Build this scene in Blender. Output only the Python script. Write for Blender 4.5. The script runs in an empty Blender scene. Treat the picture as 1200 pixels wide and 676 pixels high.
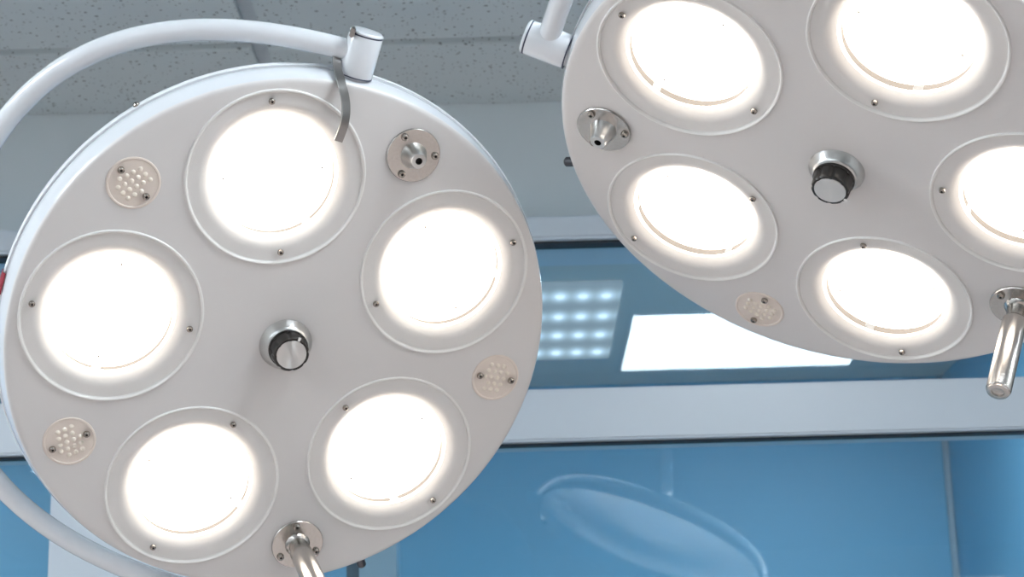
import bpy, bmesh, math
from mathutils import Matrix, Vector

SC = bpy.context.scene
COL = SC.collection
PI = math.pi
rad = math.radians

# ------------------------------------------------------------------ camera
EYE = 1.60                      # camera height above the floor
FPX = 2200.0                    # focal length in pixels of the 1200 px wide frame
cam_d = bpy.data.cameras.new('camera')
cam_d.sensor_width = 36.0
cam_d.lens = FPX * 36.0 / 1200.0
cam_d.clip_start = 0.02
cam_d.dof.use_dof = True
cam_d.dof.focus_distance = 1.52
cam_d.dof.aperture_fstop = 16.0
cam = bpy.data.objects.new('camera', cam_d)
COL.objects.link(cam)
TILT, ROLL = 15.0, -1.5
CAMROT = Matrix.Rotation(rad(90 + TILT), 4, 'X') @ Matrix.Rotation(rad(ROLL), 4, 'Z')
cam.matrix_world = Matrix.Translation((0, 0, EYE)) @ CAMROT
SC.camera = cam

# ------------------------------------------------------------------ light and exposure
world = bpy.data.worlds.new('world')
SC.world = world
world.use_nodes = True
world.node_tree.nodes['Background'].inputs[0].default_value = (0.7, 0.8, 0.9, 1)
world.node_tree.nodes['Background'].inputs[1].default_value = 0.05
SC.view_settings.view_transform = 'Standard'
SC.view_settings.look = 'None'
SC.view_settings.gamma = 1.0
SC.view_settings.use_curve_mapping = False
SC.view_settings.exposure = 0.0
SC.cycles.use_denoising = True
SC.cycles.max_bounces = 10
SC.cycles.diffuse_bounces = 5
SC.cycles.transparent_max_bounces = 12
SC.cycles.caustics_reflective = False
SC.cycles.caustics_refractive = False
PANEL_POWER = 18.0              # radiance of the ceiling panels
NEXT_PANEL_POWER = 1.6          # the dimmer panels next door
POD_POWER = 7.0                 # radiance of the surgical lamp lenses

# ------------------------------------------------------------------ materials
def rgb(r, g, b):
    def f(c):
        c /= 255.0
        return c / 12.92 if c <= 0.04045 else ((c + 0.055) / 1.055) ** 2.4
    return (f(r), f(g), f(b), 1.0)

def principled(name, col, rough=0.5, metal=0.0, spec=0.5, noise=0.0, nscale=20.0, coat=0.0, bump=0.0, stretch=None):
    m = bpy.data.materials.new(name)
    m.use_nodes = True
    nt = m.node_tree
    b = nt.nodes['Principled BSDF']
    b.inputs['Base Color'].default_value = col
    b.inputs['Roughness'].default_value = rough
    b.inputs['Metallic'].default_value = metal
    b.inputs['Specular IOR Level'].default_value = spec
    b.inputs['Coat Weight'].default_value = coat
    b.inputs['Coat Roughness'].default_value = 0.08
    if noise or bump:
        tc = nt.nodes.new('ShaderNodeTexCoord')
        n = nt.nodes.new('ShaderNodeTexNoise')
        n.inputs['Scale'].default_value = nscale
        n.inputs['Detail'].default_value = 4
        if stretch:
            mp = nt.nodes.new('ShaderNodeMapping')
            mp.inputs['Scale'].default_value = stretch
            nt.links.new(tc.outputs['Object'], mp.inputs['Vector'])
            nt.links.new(mp.outputs['Vector'], n.inputs['Vector'])
        else:
            nt.links.new(tc.outputs['Object'], n.inputs['Vector'])
        if noise:
            mx = nt.nodes.new('ShaderNodeMix')
            mx.data_type = 'RGBA'
            mx.inputs[6].default_value = tuple(c * (1 - noise) for c in col[:3]) + (1,)
            mx.inputs[7].default_value = tuple(min(1, c * (1 + noise)) for c in col[:3]) + (1,)
            nt.links.new(n.outputs['Fac'], mx.inputs[0])
            nt.links.new(mx.outputs[2], b.inputs['Base Color'])
        if bump:
            bp = nt.nodes.new('ShaderNodeBump')
            bp.inputs['Strength'].default_value = bump
            bp.inputs['Distance'].default_value = 0.0005
            nt.links.new(n.outputs['Fac'], bp.inputs['Height'])
            nt.links.new(bp.outputs['Normal'], b.inputs['Normal'])
    return m

def emitter(name, col, power):
    m = bpy.data.materials.new(name)
    m.use_nodes = True
    nt = m.node_tree
    nt.nodes.clear()
    o = nt.nodes.new('ShaderNodeOutputMaterial')
    e = nt.nodes.new('ShaderNodeEmission')
    e.inputs[0].default_value = col
    e.inputs[1].default_value = power
    nt.links.new(e.outputs[0], o.inputs[0])
    return m

def clear(name, tint, ior, rough=0.0, milk=0.0, milk_col=(0.8, 0.8, 0.8, 1)):
    """thin clear sheet: transparent, with a fresnel gloss and a little milkiness"""
    m = bpy.data.materials.new(name)
    m.use_nodes = True
    nt = m.node_tree
    nt.nodes.clear()
    o = nt.nodes.new('ShaderNodeOutputMaterial')
    t = nt.nodes.new('ShaderNodeBsdfTransparent')
    t.inputs[0].default_value = tint
    g = nt.nodes.new('ShaderNodeBsdfGlossy')
    g.inputs['Roughness'].default_value = rough
    fr = nt.nodes.new('ShaderNodeFresnel')
    ge = nt.nodes.new('ShaderNodeNewGeometry')      # same index from either side of the sheet
    mr = nt.nodes.new('ShaderNodeMapRange')
    mr.inputs[3].default_value = ior; mr.inputs[4].default_value = 1.0 / ior
    nt.links.new(ge.outputs['Backfacing'], mr.inputs[0])
    nt.links.new(mr.outputs[0], fr.inputs[0])
    mx = nt.nodes.new('ShaderNodeMixShader')
    base = t
    if milk:
        d = nt.nodes.new('ShaderNodeBsdfDiffuse')
        d.inputs[0].default_value = milk_col
        m2 = nt.nodes.new('ShaderNodeMixShader')
        m2.inputs[0].default_value = milk
        nt.links.new(t.outputs[0], m2.inputs[1])
        nt.links.new(d.outputs[0], m2.inputs[2])
        base = m2
    nt.links.new(fr.outputs[0], mx.inputs[0])
    nt.links.new(base.outputs[0], mx.inputs[1])
    nt.links.new(g.outputs[0], mx.inputs[2])
    nt.links.new(mx.outputs[0], o.inputs[0])
    return m

def tile_material():
    m = principled('mineral_tile', (0.5, 0.5, 0.5, 1), 0.9, spec=0.2)
    nt = m.node_tree
    b = nt.nodes['Principled BSDF']
    tc = nt.nodes.new('ShaderNodeTexCoord')
    def L(a, c): nt.links.new(a, c)
    # pits: voronoi cells, only some of which carry a pit
    nz = nt.nodes.new('ShaderNodeTexNoise'); nz.inputs['Scale'].default_value = 90
    L(tc.outputs['Object'], nz.inputs['Vector'])
    def pits(scale, size, chance):
        v = nt.nodes.new('ShaderNodeTexVoronoi'); v.inputs['Scale'].default_value = scale
        ad = nt.nodes.new('ShaderNodeVectorMath'); ad.operation = 'MULTIPLY_ADD'
        ad.inputs[1].default_value = (0.006, 0.006, 0.006)
        L(nz.outputs['Color'], ad.inputs[0]); L(tc.outputs['Object'], ad.inputs[2])
        L(ad.outputs[0], v.inputs['Vector'])
        lt = nt.nodes.new('ShaderNodeMapRange')
        lt.inputs[1].default_value = size; lt.inputs[2].default_value = size * 0.6
        lt.inputs[3].default_value = 0; lt.inputs[4].default_value = 1
        L(v.outputs['Distance'], lt.inputs[0])
        sp = nt.nodes.new('ShaderNodeSeparateColor'); L(v.outputs['Color'], sp.inputs[0])
        th = nt.nodes.new('ShaderNodeMath'); th.operation = 'LESS_THAN'; th.inputs[1].default_value = chance
        L(sp.outputs[0], th.inputs[0])
        mu = nt.nodes.new('ShaderNodeMath'); mu.operation = 'MULTIPLY'
        L(lt.outputs[0], mu.inputs[0]); L(th.outputs[0], mu.inputs[1])
        return mu
    a, c = pits(88, 0.25, 0.5), pits(160, 0.26, 0.35)
    mx = nt.nodes.new('ShaderNodeMath'); mx.operation = 'MAXIMUM'
    L(a.outputs[0], mx.inputs[0]); L(c.outputs[0], mx.inputs[1])
    cm = nt.nodes.new('ShaderNodeMix'); cm.data_type = 'RGBA'
    cm.inputs[6].default_value = TILE_COL
    cm.inputs[7].default_value = tuple(x * 0.40 for x in TILE_COL[:3]) + (1,)
    L(mx.outputs[0], cm.inputs[0]); L(cm.outputs[2], b.inputs['Base Color'])
    return m

TILE_COL = (0.62, 0.68, 0.70, 1)
M = {}
M['tile'] = tile_material()
M['grid'] = principled('grid_white', (0.54, 0.59, 0.63, 1), 0.5, noise=0.03)
M['wall'] = principled('wall_paint', (0.62, 0.68, 0.71, 1), 0.6, noise=0.02, nscale=3)
M['room'] = principled('room_paint', (0.72, 0.73, 0.72, 1), 0.6, noise=0.02, nscale=3)
M['floor'] = principled('floor_vinyl', (0.66, 0.54, 0.49, 1), 0.35, noise=0.05, nscale=6)
M['frame'] = principled('frame_white', (0.54, 0.61, 0.68, 1), 0.28, noise=0.02, nscale=4)
M['post'] = principled('post_blue_grey', (0.17, 0.30, 0.40, 1), 0.35, noise=0.02)
M['gasket'] = principled('gasket_black', (0.012, 0.014, 0.018, 1), 0.6, noise=0.05)
M['blue'] = principled('blue_wall', (0.20, 0.44, 0.61, 1), 0.45, noise=0.04, nscale=2)
M['blue_ceiling'] = principled('next_ceiling', (0.60, 0.61, 0.59, 1), 0.7, noise=0.03, nscale=4)
M['glass'] = clear('window_glass', (0.84, 0.92, 0.95, 1), 1.62)
M['glass_lower'] = clear('lower_window_glass', (0.84, 0.92, 0.95, 1), 1.52)
M['far_panel'] = emitter('far_panel_light', (0.80, 0.92, 1.0, 1), 27.0)
M['panel'] = emitter('panel_light', (0.86, 0.94, 1.0, 1), PANEL_POWER)
def dotted_panel():
    """diffuser of a panel lit by four rows of bulbs: brightest under each bulb"""
    m = emitter('next_panel_light', (0.66, 0.84, 1.0, 1), 1)
    nt = m.node_tree
    e = next(n for n in nt.nodes if n.type == 'EMISSION')
    tc = nt.nodes.new('ShaderNodeTexCoord'); sp = nt.nodes.new('ShaderNodeSeparateXYZ')
    nt.links.new(tc.outputs['Object'], sp.inputs[0])
    def mth(op, a, b=None):
        n = nt.nodes.new('ShaderNodeMath'); n.operation = op
        for k, v in enumerate((a, b)):
            if v is None: continue
            if isinstance(v, (int, float)): n.inputs[k].default_value = v
            else: nt.links.new(v, n.inputs[k])
        return n.outputs[0]
    def near(c, off, pitch, width):
        d = mth('PINGPONG', mth('ADD', c, off), pitch / 2)      # distance to the nearest bulb
        return mth('POWER', 2.718, mth('MULTIPLY', mth('POWER', mth('DIVIDE', d, width), 2), -1))
    gx = near(sp.outputs[0], .27, .049, .015)
    gy = near(sp.outputs[1], .26, .175, .040)
    g = mth('MULTIPLY', mth('ADD', gx, .35), gy)
    nt.links.new(mth('ADD', mth('MULTIPLY', g, .8), .42), e.inputs[1])
    return m
M['next_panel'] = dotted_panel()
M['next_led'] = emitter('next_led_light', (0.8, 0.92, 1.0, 1), NEXT_PANEL_POWER)
M['housing'] = principled('housing_white', (0.72, 0.70, 0.69, 1), 0.32, noise=0.015, nscale=8, coat=0.15)
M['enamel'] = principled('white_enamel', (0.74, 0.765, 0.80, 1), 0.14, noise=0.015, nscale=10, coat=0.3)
M['back'] = principled('back_enamel', (0.80, 0.82, 0.84, 1), 0.42, noise=0.015, nscale=10)
M['seam'] = principled('seam_dark', (0.05, 0.06, 0.10, 1), 0.5, noise=0.05)
M['lip'] = principled('lens_rim', (0.86, 0.85, 0.83, 1), 0.25, noise=0.01)  # paler than the housing, in place of the edge-lit acrylic glow
M['bowl'] = principled('lens_surround', (0.86, 0.84, 0.82, 1), 0.35, noise=0.04, nscale=30)
M['stepring'] = principled('lens_step_ring', (0.17, 0.155, 0.14, 1), 0.7, noise=0.05)
M['pod'] = emitter('pod_light', (1.0, 0.90, 0.79, 1), POD_POWER)
M['cover'] = clear('clear_cover', (0.98, 0.98, 0.98, 1), 1.25, 0.08, 0.05)
M['cream'] = principled('led_cream', (0.80, 0.71, 0.64, 1), 0.4, noise=0.06, nscale=60)
M['bead'] = principled('led_bead', (0.90, 0.82, 0.72, 1), 0.25, noise=0.03)
M['steel'] = principled('brushed_steel', (0.60, 0.57, 0.54, 1), 0.24, 1.0, noise=0.12, nscale=40, stretch=(12, 12, 1), bump=0.15)
M['alu'] = principled('aluminium', (0.66, 0.66, 0.65, 1), 0.30, 1.0, noise=0.06, nscale=30)
M['peg'] = principled('peg_metal', (0.12, 0.12, 0.13, 1), 0.35, 1.0, noise=0.1)
M['slate'] = principled('slate_profile', (0.035, 0.075, 0.11, 1), 0.5, noise=0.05)
M['hook'] = principled('hook_metal', (0.36, 0.35, 0.34, 1), 0.28, 1.0, noise=0.1, nscale=60)
M['screw'] = principled('screw_steel', (0.42, 0.38, 0.34, 1), 0.25, 1.0, noise=0.1, nscale=200)
M['dark'] = principled('socket_dark', (0.02, 0.018, 0.016, 1), 0.6, noise=0.05)
M['black'] = principled('knob_black', (0.018, 0.016, 0.015, 1), 0.28, noise=0.1, nscale=60)
M['red'] = principled('red_tape', (0.32, 0.03, 0.05, 1), 0.6, noise=0.15, nscale=80)
M['door'] = principled('door_slate', (0.10, 0.12, 0.14, 1), 0.4, noise=0.05)
M['guard'] = principled('wall_guard', (0.22, 0.24, 0.25, 1), 0.5, noise=0.04)
M['grey_rail'] = principled('rail_grey', (0.42, 0.46, 0.50, 1), 0.4, noise=0.03)

def cap_material():
    """spun aluminium knob face: anisotropic brushed metal"""
    m = principled('spun_cap', (0.80, 0.80, 0.79, 1), 0.38, 1.0)
    nt = m.node_tree
    b = nt.nodes['Principled BSDF']
    b.inputs['Anisotropic'].default_value = 1.0
    b.inputs['Anisotropic Rotation'].default_value = 0.25
    tn = nt.nodes.new('ShaderNodeTangent')
    tn.direction_type = 'RADIAL'; tn.axis = 'Z'
    nt.links.new(tn.outputs[0], b.inputs['Tangent'])
    return m
M['cap'] = cap_material()

# ------------------------------------------------------------------ mesh helpers
def put(name, bm, mat, parent=None, smooth=None, mats=None):
    """link a bmesh as one object; smooth = edge angle (degrees) kept sharp"""
    bmesh.ops.recalc_face_normals(bm, faces=bm.faces)
    me = bpy.data.meshes.new(name)
    if smooth is not None:
        for f in bm.faces: f.smooth = True
        for e in bm.edges:
            if len(e.link_faces) == 2 and e.calc_face_angle(0) > rad(smooth): e.smooth = False
    bm.to_mesh(me); bm.free()
    for m in (mats or [mat]): me.materials.append(m)
    o = bpy.data.objects.new(name, me)
    COL.objects.link(o)
    if parent: o.parent = parent
    return o

def tag(o, label=None, cat=None, group=None, kind=None):
    if label: o['label'] = label
    if cat: o['category'] = cat
    if group: o['group'] = group
    if kind: o['kind'] = kind
    return o

def box(bm, x0, x1, y0, y1, z0, z1, bevel=0.0):
    r = bmesh.ops.create_cube(bm, size=1)
    for v in r['verts']:
        v.co = Vector(((x0 + x1) / 2 + v.co.x * (x1 - x0), (y0 + y1) / 2 + v.co.y * (y1 - y0), (z0 + z1) / 2 + v.co.z * (z1 - z0)))
    if bevel:
        es = list({e for v in r['verts'] for e in v.link_edges})
        bmesh.ops.bevel(bm, geom=es, offset=bevel, segments=2, affect='EDGES', clamp_overlap=True)
    return bm

def lathe(prof, seg=64, mtx=None, bm=None, close=False, a0=0.0, a1=2 * PI, wob=None):
    """revolve (r, z) points about local z; a radius of zero closes to a point"""
    bm = bm or bmesh.new()
    full = abs(a1 - a0 - 2 * PI) < 1e-6
    n = seg if full else seg + 1
    rings = []
    for r, z in prof:
        if r < 1e-7:
            rings.append([bm.verts.new((0, 0, z))]); continue
        ring = []
        for i in range(n):
            a = a0 + (a1 - a0) * i / seg
            rr = r * (wob(a) if wob else 1)
            ring.append(bm.verts.new((rr * math.cos(a), rr * math.sin(a), z)))
        rings.append(ring)
    pairs = list(zip(rings, rings[1:]))
    if close: pairs.append((rings[-1], rings[0]))
    for A, B in pairs:
        for i in range(seg):
            j = (i + 1) % n
            if len(A) == 1 and len(B) == 1: continue
            if len(A) == 1: bm.faces.new((A[0], B[i], B[j]))
            elif len(B) == 1: bm.faces.new((A[i], A[j], B[0]))
            else: bm.faces.new((A[i], A[j], B[j], B[i]))
    if mtx is not None:
        done = [v for ring in rings for v in ring]
        bmesh.ops.transform(bm, matrix=mtx, verts=done)
    return bm

def sweep(pts, section, up, bm=None, caps=True):
    """sweep a closed 2D section (list of (a, b)) along points; up fixes the b axis"""
    bm = bm or bmesh.new()
    rings = []
    for i, p in enumerate(pts):
        t = (pts[min(i + 1, len(pts) - 1)] - pts[max(i - 1, 0)]).normalized()
        s = t.cross(up).normalized()
        u = s.cross(t).normalized()
        rings.append([bm.verts.new(p + s * a + u * b) for a, b in section])
    n = len(section)
    for A, B in zip(rings, rings[1:]):
        for i in range(n):
            bm.faces.new((A[i], A[(i + 1) % n], B[(i + 1) % n], B[i]))
    if caps:
        bm.faces.new(rings[0][::-1]); bm.faces.new(rings[-1])
    return bm

def circle2(r, n=24): return [(r * math.cos(2 * PI * i / n), r * math.sin(2 * PI * i / n)) for i in range(n)]
def at(x, y, z=0.0): return Matrix.Translation((x, y, z))
def axis_to(d):
    return Vector((0, 0, 1)).rotation_difference(Vector(d).normalized()).to_matrix().to_4x4()

# ------------------------------------------------------------------ room shell
def height(px_y, dist):         # height at which a sight line leaves the wall `dist` away
    return EYE + dist * math.tan(rad(TILT) + math.atan((338 - px_y) / FPX))

XL, XR, YB, H = -2.745, 2.655, -3.2, EYE + 1.02
WALL, GL = 2.69, 2.635
def structure(name, bm, mat, parent=None, **k):
    o = put(name, bm, mat, parent, **k)
    if not parent: tag(o, kind='structure')
    return o

structure('floor', box(bmesh.new(), XL - .1, XR + .1, YB - .1, 5.0, -.1, 0), M['floor'])
structure('wall_left', box(bmesh.new(), XL - .1, XL, YB - .1, WALL, 0, H + .2), M['room'])
structure('wall_right', box(bmesh.new(), XR, XR + .1, YB - .1, WALL, 0, H + .2), M['room'])
structure('wall_rear', box(bmesh.new(), XL, XR, YB - .1, YB, 0, H + .2), M['room'])

ZH0, ZH1 = height(284, 2.60), height(253.5, 2.60)       # head rail of the glazed partition
ZT0, ZT1 = height(517.5, 2.605), height(456.5, 2.605)    # transom
structure('wall_front', box(bmesh.new(), XL, XR, WALL, WALL + .06, ZH1, H + .2), M['wall'])

# ceiling: mineral tiles hung a little below the plane of their grid
GX0, GY0, T = -0.345, 2.44, 0.60
bm = bmesh.new()
xs = [GX0 + T * k for k in range(-4, 6)]
ys = [GY0 - T * k for k in range(0, 10)]
lit = {(1, 2), (-2, 2), (4, 5), (-4, 5), (4, 2), (-4, 2), (-2, 5), (-2, 8)}        # grid cells that carry light panels
g = 0.011
for i in range(-4, 5):
    x0, x1 = GX0 + T * i, GX0 + T * (i + 1)
    box(bm, x0 + g, x1 - g, GY0 + g, WALL, H - .007, H + .02, 0.0015)
    for j in range(9):
        y1 = GY0 - T * j; y0 = y1 - T
        if (i, j) in lit: continue
        box(bm, x0 + g, x1 - g, max(y0 + g, YB), y1 - g, H - .007, H + .02, 0.0015)
structure('ceiling', bm, M['tile'])
bm = bmesh.new()
box(bm, XL, XR, YB, WALL, H + .003, H + .012)
structure('trim_1', bm, M['grid'])

# partition frame
bm = bmesh.new()
box(bm, XL, XR, 2.60, WALL + .06, ZH0 + .004, ZH1, 0.004)
structure('trim_2', bm, M['frame'])
bm = bmesh.new()
box(bm, XL, XR, 2.605, 2.69, ZT0, ZT1, 0.003)
structure('trim_3', bm, M['frame'])
bm = bmesh.new()
box(bm, -.652, -.36, 2.606, 2.69, 0.0, ZT0)
structure('trim_4', bm, M['frame'])
bm = bmesh.new()
box(bm, -.222, -.170, 2.612, 2.69, 0.0, ZT0)
structure('trim_5', bm, M['post'])
bm = bmesh.new()                # black glazing seals
box(bm, XL, XR, 2.614, 2.645, ZH0 + .001, ZH0 + .004)
box(bm, XL, XR, 2.622, 2.645, ZT0 - .002, ZT0 + .001)
structure('trim_6', bm, M['gasket'])
structure('trim_11', box(bmesh.new(), -.240, -.222, 2.618, 2.66, 0.0, ZT0 - .002), M['slate'])
bm = bmesh.new(); box(bm, XL, XR, GL, GL + .003, ZT1, ZH0 + .004)
tag(put('window_1', bm, M['glass']), kind='structure')
bm = bmesh.new()
box(bm, XL, -.652, GL, GL + .003, 0.0, ZT0 - .002)
box(bm, -.360, -.240, GL, GL + .003, 0.0, ZT0 - .002)
box(bm, -.170, XR, GL, GL + .003, 0.0, ZT0 - .002)
tag(put('window_2', bm, M['glass_lower']), kind='structure')

# the blue room beyond the glass
YF, XC = 4.80, 1.115
structure('wall_far', box(bmesh.new(), XL, XC + .1, YF, YF + .1, 0, H + .1), M['blue'])
structure('wall_far_right', box(bmesh.new(), XC, XC + .1, WALL + .06, YF, 0, H + .1), M['blue'])
structure('wall_far_left', box(bmesh.new(), XL - .1, XL, WALL, YF, 0, H + .1), M['blue'])
structure('ceiling_far', box(bmesh.new(), XL, XC, WALL + .06, YF, H, H + .05), M['blue_ceiling'])
bm = bmesh.new(); box(bm, XC - .016, XC - .001, YF - .016, YF - .001, 0, H - .01, .002)
structure('trim_7', bm, M['grey_rail'])

# rear of the room: dark double door and dado, unseen, added for contrast in the metal
def added_door_leaf(n, x0, x1):
    bm = bmesh.new(); box(bm, x0, x1, YB, YB + .05, 0.01, 2.1, .004)
    d = structure('door_%d' % n, bm, M['door'])
    bm = bmesh.new(); box(bm, (x0 + x1) / 2 - .12, (x0 + x1) / 2 + .12, YB + .05, YB + .056, 1.2, 1.8, .002); put('door_window', bm, M['gasket'], d)
    bm = bmesh.new(); box(bm, x1 - .12 if n == 1 else x0 + .08, x1 - .08 if n == 1 else x0 + .12, YB + .05, YB + .09, .9, 1.2, .004); put('door_handle', bm, M['alu'], d)
added_door_leaf(1, .1, 1.0); added_door_leaf(2, 1.01, 1.91)
structure('trim_8', box(bmesh.new(), XL, .05, YB, YB + .02, 0, 1.1), M['guard'])
structure('trim_9', box(bmesh.new(), XL, XL + .02, YB + .02, 2.6, 0, 1.1), M['guard'])
structure('trim_10', box(bmesh.new(), XR - .02, XR, YB + .02, 2.6, 0, 1.1), M['guard'])

# tall cabinet in the blue room
cab = bpy.data.objects.new('tall_cabinet', None); COL.objects.link(cab); cab.location = (1.058, 4.40, 0)
tag(cab, 'top of a tall grey cabinet in the corner of the blue room', 'cabinet')
bm = bmesh.new(); box(bm, -.055, .055, -.08, .25, 0, EYE + .447, .003); put('body', bm, M['grey_rail'], cab)
bm = bmesh.new(); box(bm, -.050, .050, -.098, -.08, .08, EYE + .43, .002); d = put('door', bm, M['grey_rail'], cab)
bm = bmesh.new(); box(bm, -.04, -.03, -.115, -.098, 1.0, 1.2, .002); put('handle', bm, M['alu'], d)

# ------------------------------------------------------------------ ceiling light panels
def ceiling_panel(i, j, label):
    x0, x1 = GX0 + T * i, GX0 + T * (i + 1)
    y1 = GY0 - T * j; y0 = y1 - T
    root = bpy.data.objects.new('ceiling_light_panel', None); COL.objects.link(root)
    root.location = ((x0 + x1) / 2, (y0 + y1) / 2, H)
    tag(root, label, 'ceiling light', 'square light panels set in the tiled ceiling', 'thing')
    h = T / 2 - 0.002
    bm = bmesh.new()
    for a in ((-h, h, -h, -h + .012), (-h, h, h - .012, h), (-h, -h + .012, -h + .012, h - .012), (h - .012, h, -h + .012, h - .012)):
        box(bm, *a, -.006, .003, .001)
    put('panel_frame', bm, M['enamel'], root)
    bm = bmesh.new(); box(bm, -h + .012, h - .012, -h + .012, h - .012, -.003, .002)
    put('diffuser', bm, M['panel'], root)

ceiling_panel(1, 2, 'ceiling light panel mirrored as the bright white rectangle in the upper glass')
ceiling_panel(-2, 2, 'square ceiling light panel, mirrored in the upper glass behind the surgical lamp with the hook')
for (i, j), w in {(4, 5): 'beside the right wall, behind the camera', (-4, 5): 'beside the left wall, behind the camera',
                  (4, 2): 'beside the right wall, level with the lamps', (-4, 2): 'beside the left wall, level with the lamps',
                  (-2, 5): 'behind the camera, over the middle of the room', (-2, 8): 'next to the rear wall'}.items():
    ceiling_panel(i, j, 'square white ceiling light panel ' + w)  # unseen panels, added for the light they give the room

def far_fill_panel(x, y, label):  # added out of sight to brighten the blue room
    root = bpy.data.objects.new('far_ceiling_panel', None); COL.objects.link(root)
    root.location = (x, y, H)
    tag(root, label, 'ceiling light', 'light panels in the blue room', 'thing')
    bm = bmesh.new(); box(bm, -.25, .25, -.30, .30, -.012, 0, .003); put('panel_frame', bm, M['enamel'], root)
    bm = bmesh.new(); box(bm, -.238, .238, -.288, .288, -.014, -.012); put('diffuser', bm, M['far_panel'], root)
far_fill_panel(.80, 3.40, 'white ceiling light panel in the blue room, over its right wall')
far_fill_panel(-1.9, 3.70, 'white ceiling light panel in the blue room, toward its left wall')

# dotted light panel in the next room
root = bpy.data.objects.new('led_ceiling_panel', None); COL.objects.link(root)
root.location = (-.07, 4.10, H)
tag(root, 'dim ceiling light panel with rows of bright dots seen through the upper glass', 'ceiling light', kind='thing')
bm = bmesh.new(); box(bm, -.30, .30, -.34, .34, -.012, 0, .002); put('diffuser', bm, M['next_panel'], root)
first = None
for r in range(4):
    for c in range(12):
        if first is None:
            d = put('led', lathe([(0, -.004), (.007, -.003), (.010, 0)], 16), M['next_led'], root); first = d
        else:
            d = first.copy(); COL.objects.link(d); d.parent = root
        d.location = (-.27 + c * .049, -.26 + r * .175, -.012)

# ------------------------------------------------------------------ surgical lamps
R = 0.235                       # lamp radius in metres; everything in a lamp is in units of it
def u(prof): return [(a * R, b * R) for a, b in prof]
PODS = [0, 72, 144, 216, 288]
RING, RP = 0.631, 0.316         # ring of the five lenses, radius of one lens
def pol(r, a, z=0.0): return Vector((r * R * math.cos(rad(a)), r * R * math.sin(rad(a)), z * R))

def face_mesh(outer, holes):
    """flat disc with round holes, filled from curves"""
    cu = bpy.data.curves.new('face', 'CURVE'); cu.dimensions = '2D'; cu.fill_mode = 'BOTH'
    def ring(cx, cy, r, n):
        s = cu.splines.new('POLY'); s.points.add(n - 1); s.use_cyclic_u = True
        for i in range(n):
            a = 2 * PI * i / n
            s.points[i].co = (cx + r * math.cos(a), cy + r * math.sin(a), 0, 1)
    ring(0, 0, outer, 192)
    for cx, cy, r in holes: ring(cx, cy, r, 96)
    o = bpy.data.objects.new('face', cu)
    me = o.to_mesh()
    bm = bmesh.new(); bm.from_mesh(me)
    o.to_mesh_clear(); bpy.data.objects.remove(o); bpy.data.curves.remove(cu)
    return bm

def screw_mesh(r):
    """pan head screw with a dark socket, head towards -z"""
    bm = lathe([(r * 1.1, 0), (r * 1.1, -r * .3), (r * .95, -r * .75), (r * .6, -r), (r * .42, -r), (r * .42, -r * .55), (0, -r * .5)], 20)
    for f in bm.faces:
        if f.calc_center_median().xy.length < r * .42: f.material_index = 1
    return bm

def child(name, src, parent, mtx):
    """copy of a built part, placed in its parent's space"""
    o = src.copy(); COL.objects.link(o); o.parent = parent; o.matrix_local = mtx
    return o

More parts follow.
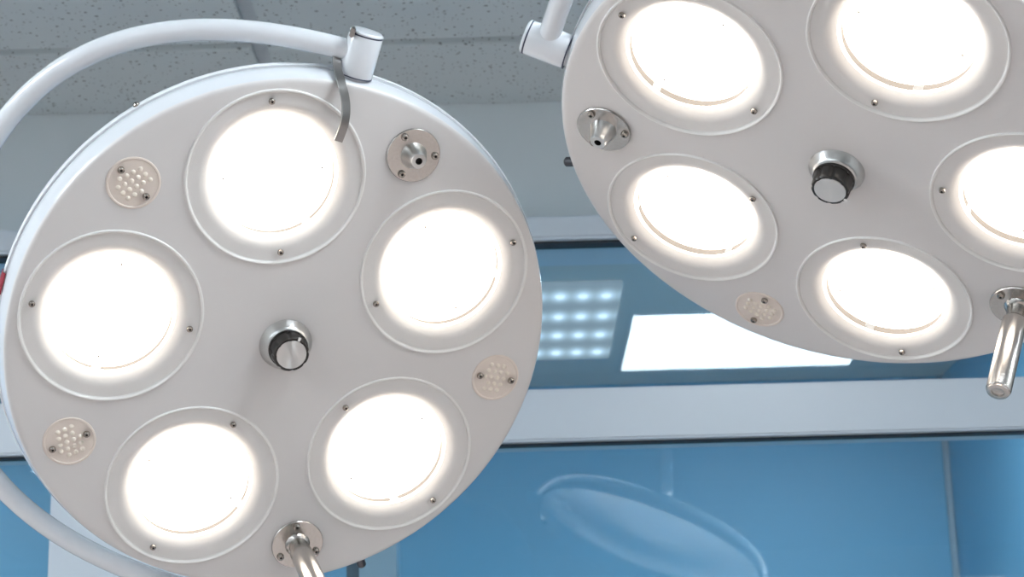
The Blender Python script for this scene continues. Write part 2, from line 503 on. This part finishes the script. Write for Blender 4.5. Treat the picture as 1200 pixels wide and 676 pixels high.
def lamp(name, label, c_img, zdist, rot, rods, hinge_angle, phi, side, extras):
    root = bpy.data.objects.new(name, None); COL.objects.link(root)
    tag(root, label, 'surgical lamp', 'round ceiling-hung surgical lamps')
    cx, cy = c_img
    flip = Matrix.Diagonal((1, -1, -1, 1))
    pos = flip @ Vector((cx / FPX * zdist * R, cy / FPX * zdist * R, zdist * R))
    root.matrix_world = cam.matrix_world @ Matrix.Translation(pos) @ (flip @ Matrix(rot).to_4x4())

    # --- housing: pierced flat face, rolled edge, side band
    holes = [(*pol(RING, a).xy, RP * R) for a in PODS]
    bm = face_mesh(.955 * R, holes)
    edge = [(.955, 0), (.966, .0006), (.974, .0025), (.979, .0065), (.981, .0115)]
    lathe(u(edge), 192, bm=bm)
    bmesh.ops.remove_doubles(bm, verts=bm.verts, dist=1e-5)
    put('housing', bm, M['housing'], root, smooth=40)
    band = put('rim_band', lathe(u([(.981, .0115), (.984, .018), (.992, .045), (.997, .070), (.9985, .094), (.997, .0985), (.985, .0990), (.97, .0990)]), 192), M['enamel'], root, smooth=40)  # cooler paint than the face stands in for bluish ceiling light
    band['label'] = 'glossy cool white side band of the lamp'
    back = [(.985, .1045), (1.003, .106), (1.005, .112), (1.004, .135), (.994, .144), (.97, .150), (.90, .153), (.5, .160), (.49, .170), (.0, .172)]
    shell = put('back_shell', lathe(u(back), 160), M['back'], root, smooth=50)
    shell['label'] = 'smooth white back of the lamp'
    put('seam', lathe(u([(.97, .0985), (.992, .0988), (.992, .1055), (.97, .106)]), 160, close=True), M['seam'], root)

    # --- five lens pods
    pod0 = None
    for a in PODS:
        M0 = Matrix.Translation(pol(RING, a)) @ Matrix.Rotation(rad(a), 4, 'Z')
        if pod0 is None:
            prof = [(1.0, .0)]
            # flared surround, flat outside and steep at the glowing ring
            prof = [(RP * .975, .004)]
            for k in range(0, 13):
                t = k / 12
                prof.append((RP * (.86 - .145 * t), (.0042 + .0248 * t * t)))
            prof += [(RP * .715, .030)]
            pod = put('lens_surround', lathe(u(prof), 96), M['bowl'], root, smooth=40)
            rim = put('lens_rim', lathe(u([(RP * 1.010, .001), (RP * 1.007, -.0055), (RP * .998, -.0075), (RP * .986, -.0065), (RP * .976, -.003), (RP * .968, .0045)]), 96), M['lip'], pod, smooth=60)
            ann = lathe(u([(RP * .675, .029), (RP * .717, .029)]), 96)
            outer = put('glow_ring', ann, M['pod'], pod)
            bm = bmesh.new()
            for s in range(3):
                b0 = rad(35 + 120 * s); lathe(u([(RP * .675, .029), (RP * .675, .056), (RP * .679, .056), (RP * .679, .029)]), 40, bm=bm, a0=b0, a1=b0 + rad(111), close=True)
            step = put('step_ring', bm, M['stepring'], pod)
            disc = put('diffuser', lathe(u([(0, .055), (RP * .675, .055)]), 96), M['pod'], pod)
            cov = put('clear_cover', lathe(u([(0, -.001), (RP * .985, -.001)]), 96), M['cover'], pod)
            sc = put('cover_screw', screw_mesh(.0105 * R), M['screw'], pod, smooth=30, mats=[M['screw'], M['dark']])
            sc.matrix_local = at(.276 * R, 0, -.001 * R)
            kids = [rim, outer, step, disc, cov, sc]
            child('cover_screw', sc, pod, at(-.276 * R, 0, -.001 * R))
            li = put('lens_pin', lathe(u([(0, -.003), (.004, -.002), (.004, .003)]), 10), M['screw'], pod)
            li.matrix_local = at(0, .175 * R, .052 * R)
            child('lens_pin', li, pod, at(0, -.175 * R, .052 * R))
            pod.matrix_local = M0
            pod0 = pod
        else:
            p = pod0.copy(); COL.objects.link(p); p.parent = root; p.matrix_local = M0
            for k in list(pod0.children):
                d = k.copy(); COL.objects.link(d); d.parent = p
    # --- three small LED clusters
    cl0 = None
    for a in (108, 252, 324):
        M0 = Matrix.Translation(pol(.829, a)) @ Matrix.Rotation(rad(a), 4, 'Z')
        if cl0 is None:
            cl = put('led_cluster', lathe(u([(.093, -.0005), (.091, -.004), (.086, -.0045), (.083, -.001), (.0, -.001)]), 48), M['cream'], root, smooth=30)
            cl['label'] = 'small cream coloured cluster of tiny unlit bulbs'
            b0 = None; n = 0
            for r in range(-2, 3):
                cnt = 4 - (abs(r) == 2) - 0 * r
                if abs(r) == 1: cnt = 3 if r > 0 else 4
                if r == 0: cnt = 4
                for q in range(cnt):
                    x = (q - (cnt - 1) / 2) * .0275 + (.004 if r % 2 else -.004); y = r * .0245
                    if b0 is None:
                        b0 = put('bulb', lathe(u([(.009, 0), (.008, -.004), (.005, -.0065), (0, -.0075)]), 16), M['bead'], cl, smooth=60)
                        b = b0
                    else:
                        b = b0.copy(); COL.objects.link(b); b.parent = cl
                    b.matrix_local = at(x * R * .92, y * R, -.001 * R)
            s1 = put('screw', screw_mesh(.0115 * R), M['screw'], cl, smooth=30, mats=[M['screw'], M['dark']])
            s1.matrix_local = at(.064 * R, 0, -.004 * R)
            child('screw', s1, cl, at(-.064 * R, 0, -.004 * R))
            cl.matrix_local = M0; cl0 = cl
        else:
            p = cl0.copy(); COL.objects.link(p); p.parent = root; p.matrix_local = M0
            for k in list(cl0.children):
                d = k.copy(); COL.objects.link(d); d.parent = p
    # --- steel handle mounts, bare or with a rod
    for a in (36.8, 180):
        fl = put('handle_mount', lathe(u([(.0985, 0), (.0985, -.005), (.096, -.0085), (.03, -.0085), (.0, -.0085)]), 64), M['steel'], root, smooth=30)
        fl['label'] = 'round brushed steel mounting plate'
        fl.matrix_local = Matrix.Translation(pol(.823, a)) @ Matrix.Rotation(rad(a), 4, 'Z')
        s0 = None
        for b in (60, 180, 300):
            m = at(.078 * R * math.cos(rad(b)), .078 * R * math.sin(rad(b)), -.0085 * R)
            if s0 is None:
                s0 = put('screw', screw_mesh(.0125 * R), M['screw'], fl, smooth=30, mats=[M['screw'], M['dark']]); s0.matrix_local = m
            else: child('screw', s0, fl, m)
        if a in rods:
            prof = [(.048, -.008), (.046, -.012), (.036, -.020), (.0335, -.030), (.0335, -.062), (.030, -.064), (.030, -.067), (.040, -.070), (.0425, -.074), (.0425, -.385), (.040, -.391), (.038, -.392), (.038, -.396), (.034, -.398), (.022, -.398), (.020, -.392), (.0, -.390)]
            h = put('handle', lathe(u(prof), 48), M['steel'], fl, smooth=30)
            h['label'] = 'long brushed steel rod handle'
        else:
            prof = [(.048, -.0085), (.046, -.013), (.0315, -.058), (.0315, -.062), (.026, -.074), (.0125, -.0745), (.0125, -.058), (.0, -.057)]
            bm = lathe(u(prof), 40)
            for f in bm.faces:
                if f.calc_center_median().xy.length < .0127 * R: f.material_index = 1
            h = put('threaded_stub', bm, M['steel'], fl, smooth=30, mats=[M['alu'], M['dark']])
    # --- focus knob
    kb = put('knob_base', lathe(u([(.096, 0), (.0955, -.004), (.080, -.026), (.078, -.031), (.074, -.034), (.066, -.040), (.0, -.040)]), 64), M['alu'], root, smooth=35)
    kb['label'] = 'cone shaped aluminium base of the central knob'
    wob = lambda t: 1 - .045 * max(0, math.cos(8 * t)) ** 3
    skirt = lathe(u([(.060, -.034), (.0715, -.038), (.0715, -.046), (.068, -.048)]), 64)
    lathe(u([(.068, -.046), (.0665, -.060), (.065, -.093), (.062, -.0975), (.056, -.0985), (.054, -.0965), (.0, -.0965)]), 160, bm=skirt, wob=wob)
    kn = put('knob', skirt, M['black'], root, smooth=35)
    kn['label'] = 'black fluted knob with a spun metal face'
    cp = put('knob_cap', lathe(u([(.054, -.0965), (.0535, -.0985), (.0, -.0985)]), 64), M['cap'], kn, smooth=30)
    bm = bmesh.new(); box(bm, -.0045 * R, .0045 * R, .056 * R, .069 * R, -.0985 * R, -.093 * R)
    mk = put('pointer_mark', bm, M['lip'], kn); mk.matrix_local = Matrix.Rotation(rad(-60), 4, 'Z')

    # --- peg at the edge, side screw
    pg = put('edge_peg', lathe(u([(.018, 0), (.018, .050), (.013, .056), (.0, .056)]), 24, mtx=Matrix.Translation(pol(.98, 165.5, .055)) @ axis_to(pol(1, 165.5))), M['peg'], root, smooth=30)
    ss = put('screw', screw_mesh(.011 * R), M['screw'], root, smooth=30, mats=[M['screw'], M['dark']])
    ss.matrix_local = Matrix.Translation(pol(1.003, 334, .122)) @ axis_to(-pol(1, 334))

    # --- hinges at both ends of the pivot axis and the yoke between them
    al = hinge_angle
    zb = .075
    for s in (0, 180):
        d = pol(1, al + s)
        Mh = Matrix.Translation(pol(.968, al + s, zb)) @ axis_to(d)
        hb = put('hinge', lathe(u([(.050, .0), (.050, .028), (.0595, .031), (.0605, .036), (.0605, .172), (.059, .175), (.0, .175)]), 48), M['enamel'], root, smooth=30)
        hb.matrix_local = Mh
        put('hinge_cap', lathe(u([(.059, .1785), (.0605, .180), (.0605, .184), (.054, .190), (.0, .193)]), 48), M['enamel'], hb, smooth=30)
        put('hinge_seam', lathe(u([(.057, .174), (.060, .1745), (.060, .1795), (.057, .18)]), 48, close=True), M['seam'], hb)
        put('hinge_seam', lathe(u([(.052, .0275), (.061, .0275), (.061, .0315), (.052, .0315)]), 48, close=True), M['seam'], hb)
        p = put('screw', screw_mesh(.010 * R), M['screw'], hb, smooth=30, mats=[M['screw'], M['dark']])
        p.matrix_local = Matrix.Translation((-.0 * R, (-.057 if s == 0 else .057) * R, .10 * R)) @ axis_to((0, 1 if s == 0 else -1, 0))
    A = Vector((math.cos(rad(al)), math.sin(rad(al)), 0))
    V = Vector((math.sin(rad(al)), -math.cos(rad(al)), 0))
    W = V * math.cos(phi) + Vector((0, 0, math.sin(phi)))
    a_, k1, m1, k2, W_ = YOKE
    def bez(s, t):
        q = 1 - t
        x = q**3 * s * a_ + 3 * q*q*t * s * (a_ + k1) + 3 * q*t*t * s * k2
        y = 3 * q*q*t * m1 + 3 * q*t*t * W_ + t**3 * W_
        return (A * x + W * y + Vector((0, 0, zb))) * R
    N = 56
    pts = [bez(1, i / N) for i in range(N + 1)] + [bez(-1, 1 - i / N) for i in range(1, N + 1)]
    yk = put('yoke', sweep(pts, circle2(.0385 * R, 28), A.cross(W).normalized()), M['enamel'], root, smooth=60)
    yk['label'] = 'curved white tube holding the lamp head at two hinges'
    # suspension from the middle of the yoke up to the ceiling
    inv = root.matrix_world.inverted()
    mid = root.matrix_world @ bez(1, 1.0)
    out = (root.matrix_world.to_3x3() @ W).normalized()
    elbow = mid + out * .05
    if side:                     # the arm runs sideways first, then up to the ceiling
        elbow = mid + out * .03
        ctop = Vector((1.9, elbow.y - .1, H - .004))
        za = EYE + (2 * GL - elbow.y) * math.tan(rad(11.3))
        arm_pts = [mid - out * .002, elbow, Vector((elbow.x, elbow.y, (elbow.z + za) / 2)), Vector((elbow.x + .015, elbow.y, za)), Vector((1.8, ctop.y, za)), Vector((1.9, ctop.y, za + .03)), ctop]
    else:
        ctop = Vector((elbow.x, elbow.y, H - .004)) + out * .01
        arm_pts = [mid - out * .002, mid + out * .03, elbow + Vector((0, 0, .02)) + out * .008, elbow + Vector((0, 0, .07)) + out * .01, ctop]
    lp = [inv @ p for p in arm_pts]
    dense = []
    for i in range(len(lp) - 1):
        for t in range(8): dense.append(lp[i].lerp(lp[i + 1], t / 8))
    dense.append(lp[-1])
    for _ in range(6): dense = [dense[0]] + [(dense[i-1] + dense[i] * 2 + dense[i+1]) / 4 for i in range(1, len(dense) - 1)] + [dense[-1]]
    sm = inv.to_3x3() @ Vector((0.3, 1, 0))
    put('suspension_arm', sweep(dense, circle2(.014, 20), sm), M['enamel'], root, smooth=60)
    top = inv @ Matrix.Translation(ctop)
    fl = put('ceiling_flange', lathe([(.0, -.03), (.02, -.03), (.05, -.012), (.055, 0), (0, 0)], 40), M['enamel'], root, smooth=35)
    fl.matrix_local = top

    if 'hook' in extras:
        hp = [Vector(p) * R for p in HOOK]
        q = []
        for i in range(len(hp) - 1):          # catmull-rom through the points
            p0, p1, p2, p3 = hp[max(i - 1, 0)], hp[i], hp[i + 1], hp[min(i + 2, len(hp) - 1)]
            for t in range(8):
                t /= 8
                q.append(.5 * ((2 * p1) + (p2 - p0) * t + (2 * p0 - 5 * p1 + 4 * p2 - p3) * t * t + (3 * p1 - p0 - 3 * p2 + p3) * t ** 3))
        q.append(hp[-1])
        w, th = .0155 * R, .0045 * R
        sec = [(-w, -th * .5), (-w * .9, -th), (w * .9, -th), (w, -th * .5), (w, th * .5), (w * .9, th), (-w * .9, th), (-w, th * .5)]
        hk = put('hook', sweep(q, sec, Vector((0, 0, 1))), M['hook'], root, smooth=40)
        bm = bmesh.new(); box(bm, -.022 * R, .012 * R, -.022 * R, .022 * R, -.008 * R, .008 * R, .0008)
        tb = put('hook_tab', bm, M['hook'], hk); tb.matrix_local = Matrix.Translation(Vector((1.118, .302, .035)) * R) @ Matrix.Rotation(rad(18), 4, 'Z') @ Matrix.Rotation(rad(70), 4, 'X')
        hk['label'] = 'bent flat metal hook hanging over the lamp face'
    return root

YOKE = (1.076, 0.0, 0.92, 0.585, 1.209)
HOOK = [(1.045, 0.258, 0.105), (0.997, 0.246, 0.06), (0.95, 0.241, -0.02), (0.894, 0.243, -0.06), (0.833, 0.231, -0.085), (0.768, 0.205, -0.085)]

left = lamp('surgical_lamp', 'round white surgical lamp with a bent flat metal hook hanging over its rim', (-265.23, 65.16), 6.739,
     ((-0.0058, 0.9478, -0.3189), (-0.9226, -0.1281, -0.3639), (-0.3857, 0.2921, 0.8752)), (180,), 18.2, .305, False, ('hook',))
right = lamp('surgical_lamp', 'steeply tilted round white surgical lamp in front of the bright rectangular light in the glass', (380.44, -138.13), 6.328,
     ((0.9383, 0.0854, 0.335), (0.1967, 0.6651, -0.7204), (-0.2843, 0.7419, 0.6073)), (36.8,), 15.0, .10, True, ())

# red tape on the left lamp's rim
tape = put('red_tape', lathe(u([(1.0015, .085), (1.009, .088), (1.012, .10), (1.010, .128), (1.006, .132)]), 10, a0=rad(287), a1=rad(291.5)), M['red'], None, smooth=60)
tape.matrix_world = left.matrix_world.copy()
tag(tape, 'small strip of dark red tape on the rim of the surgical lamp with the hook', 'tape')
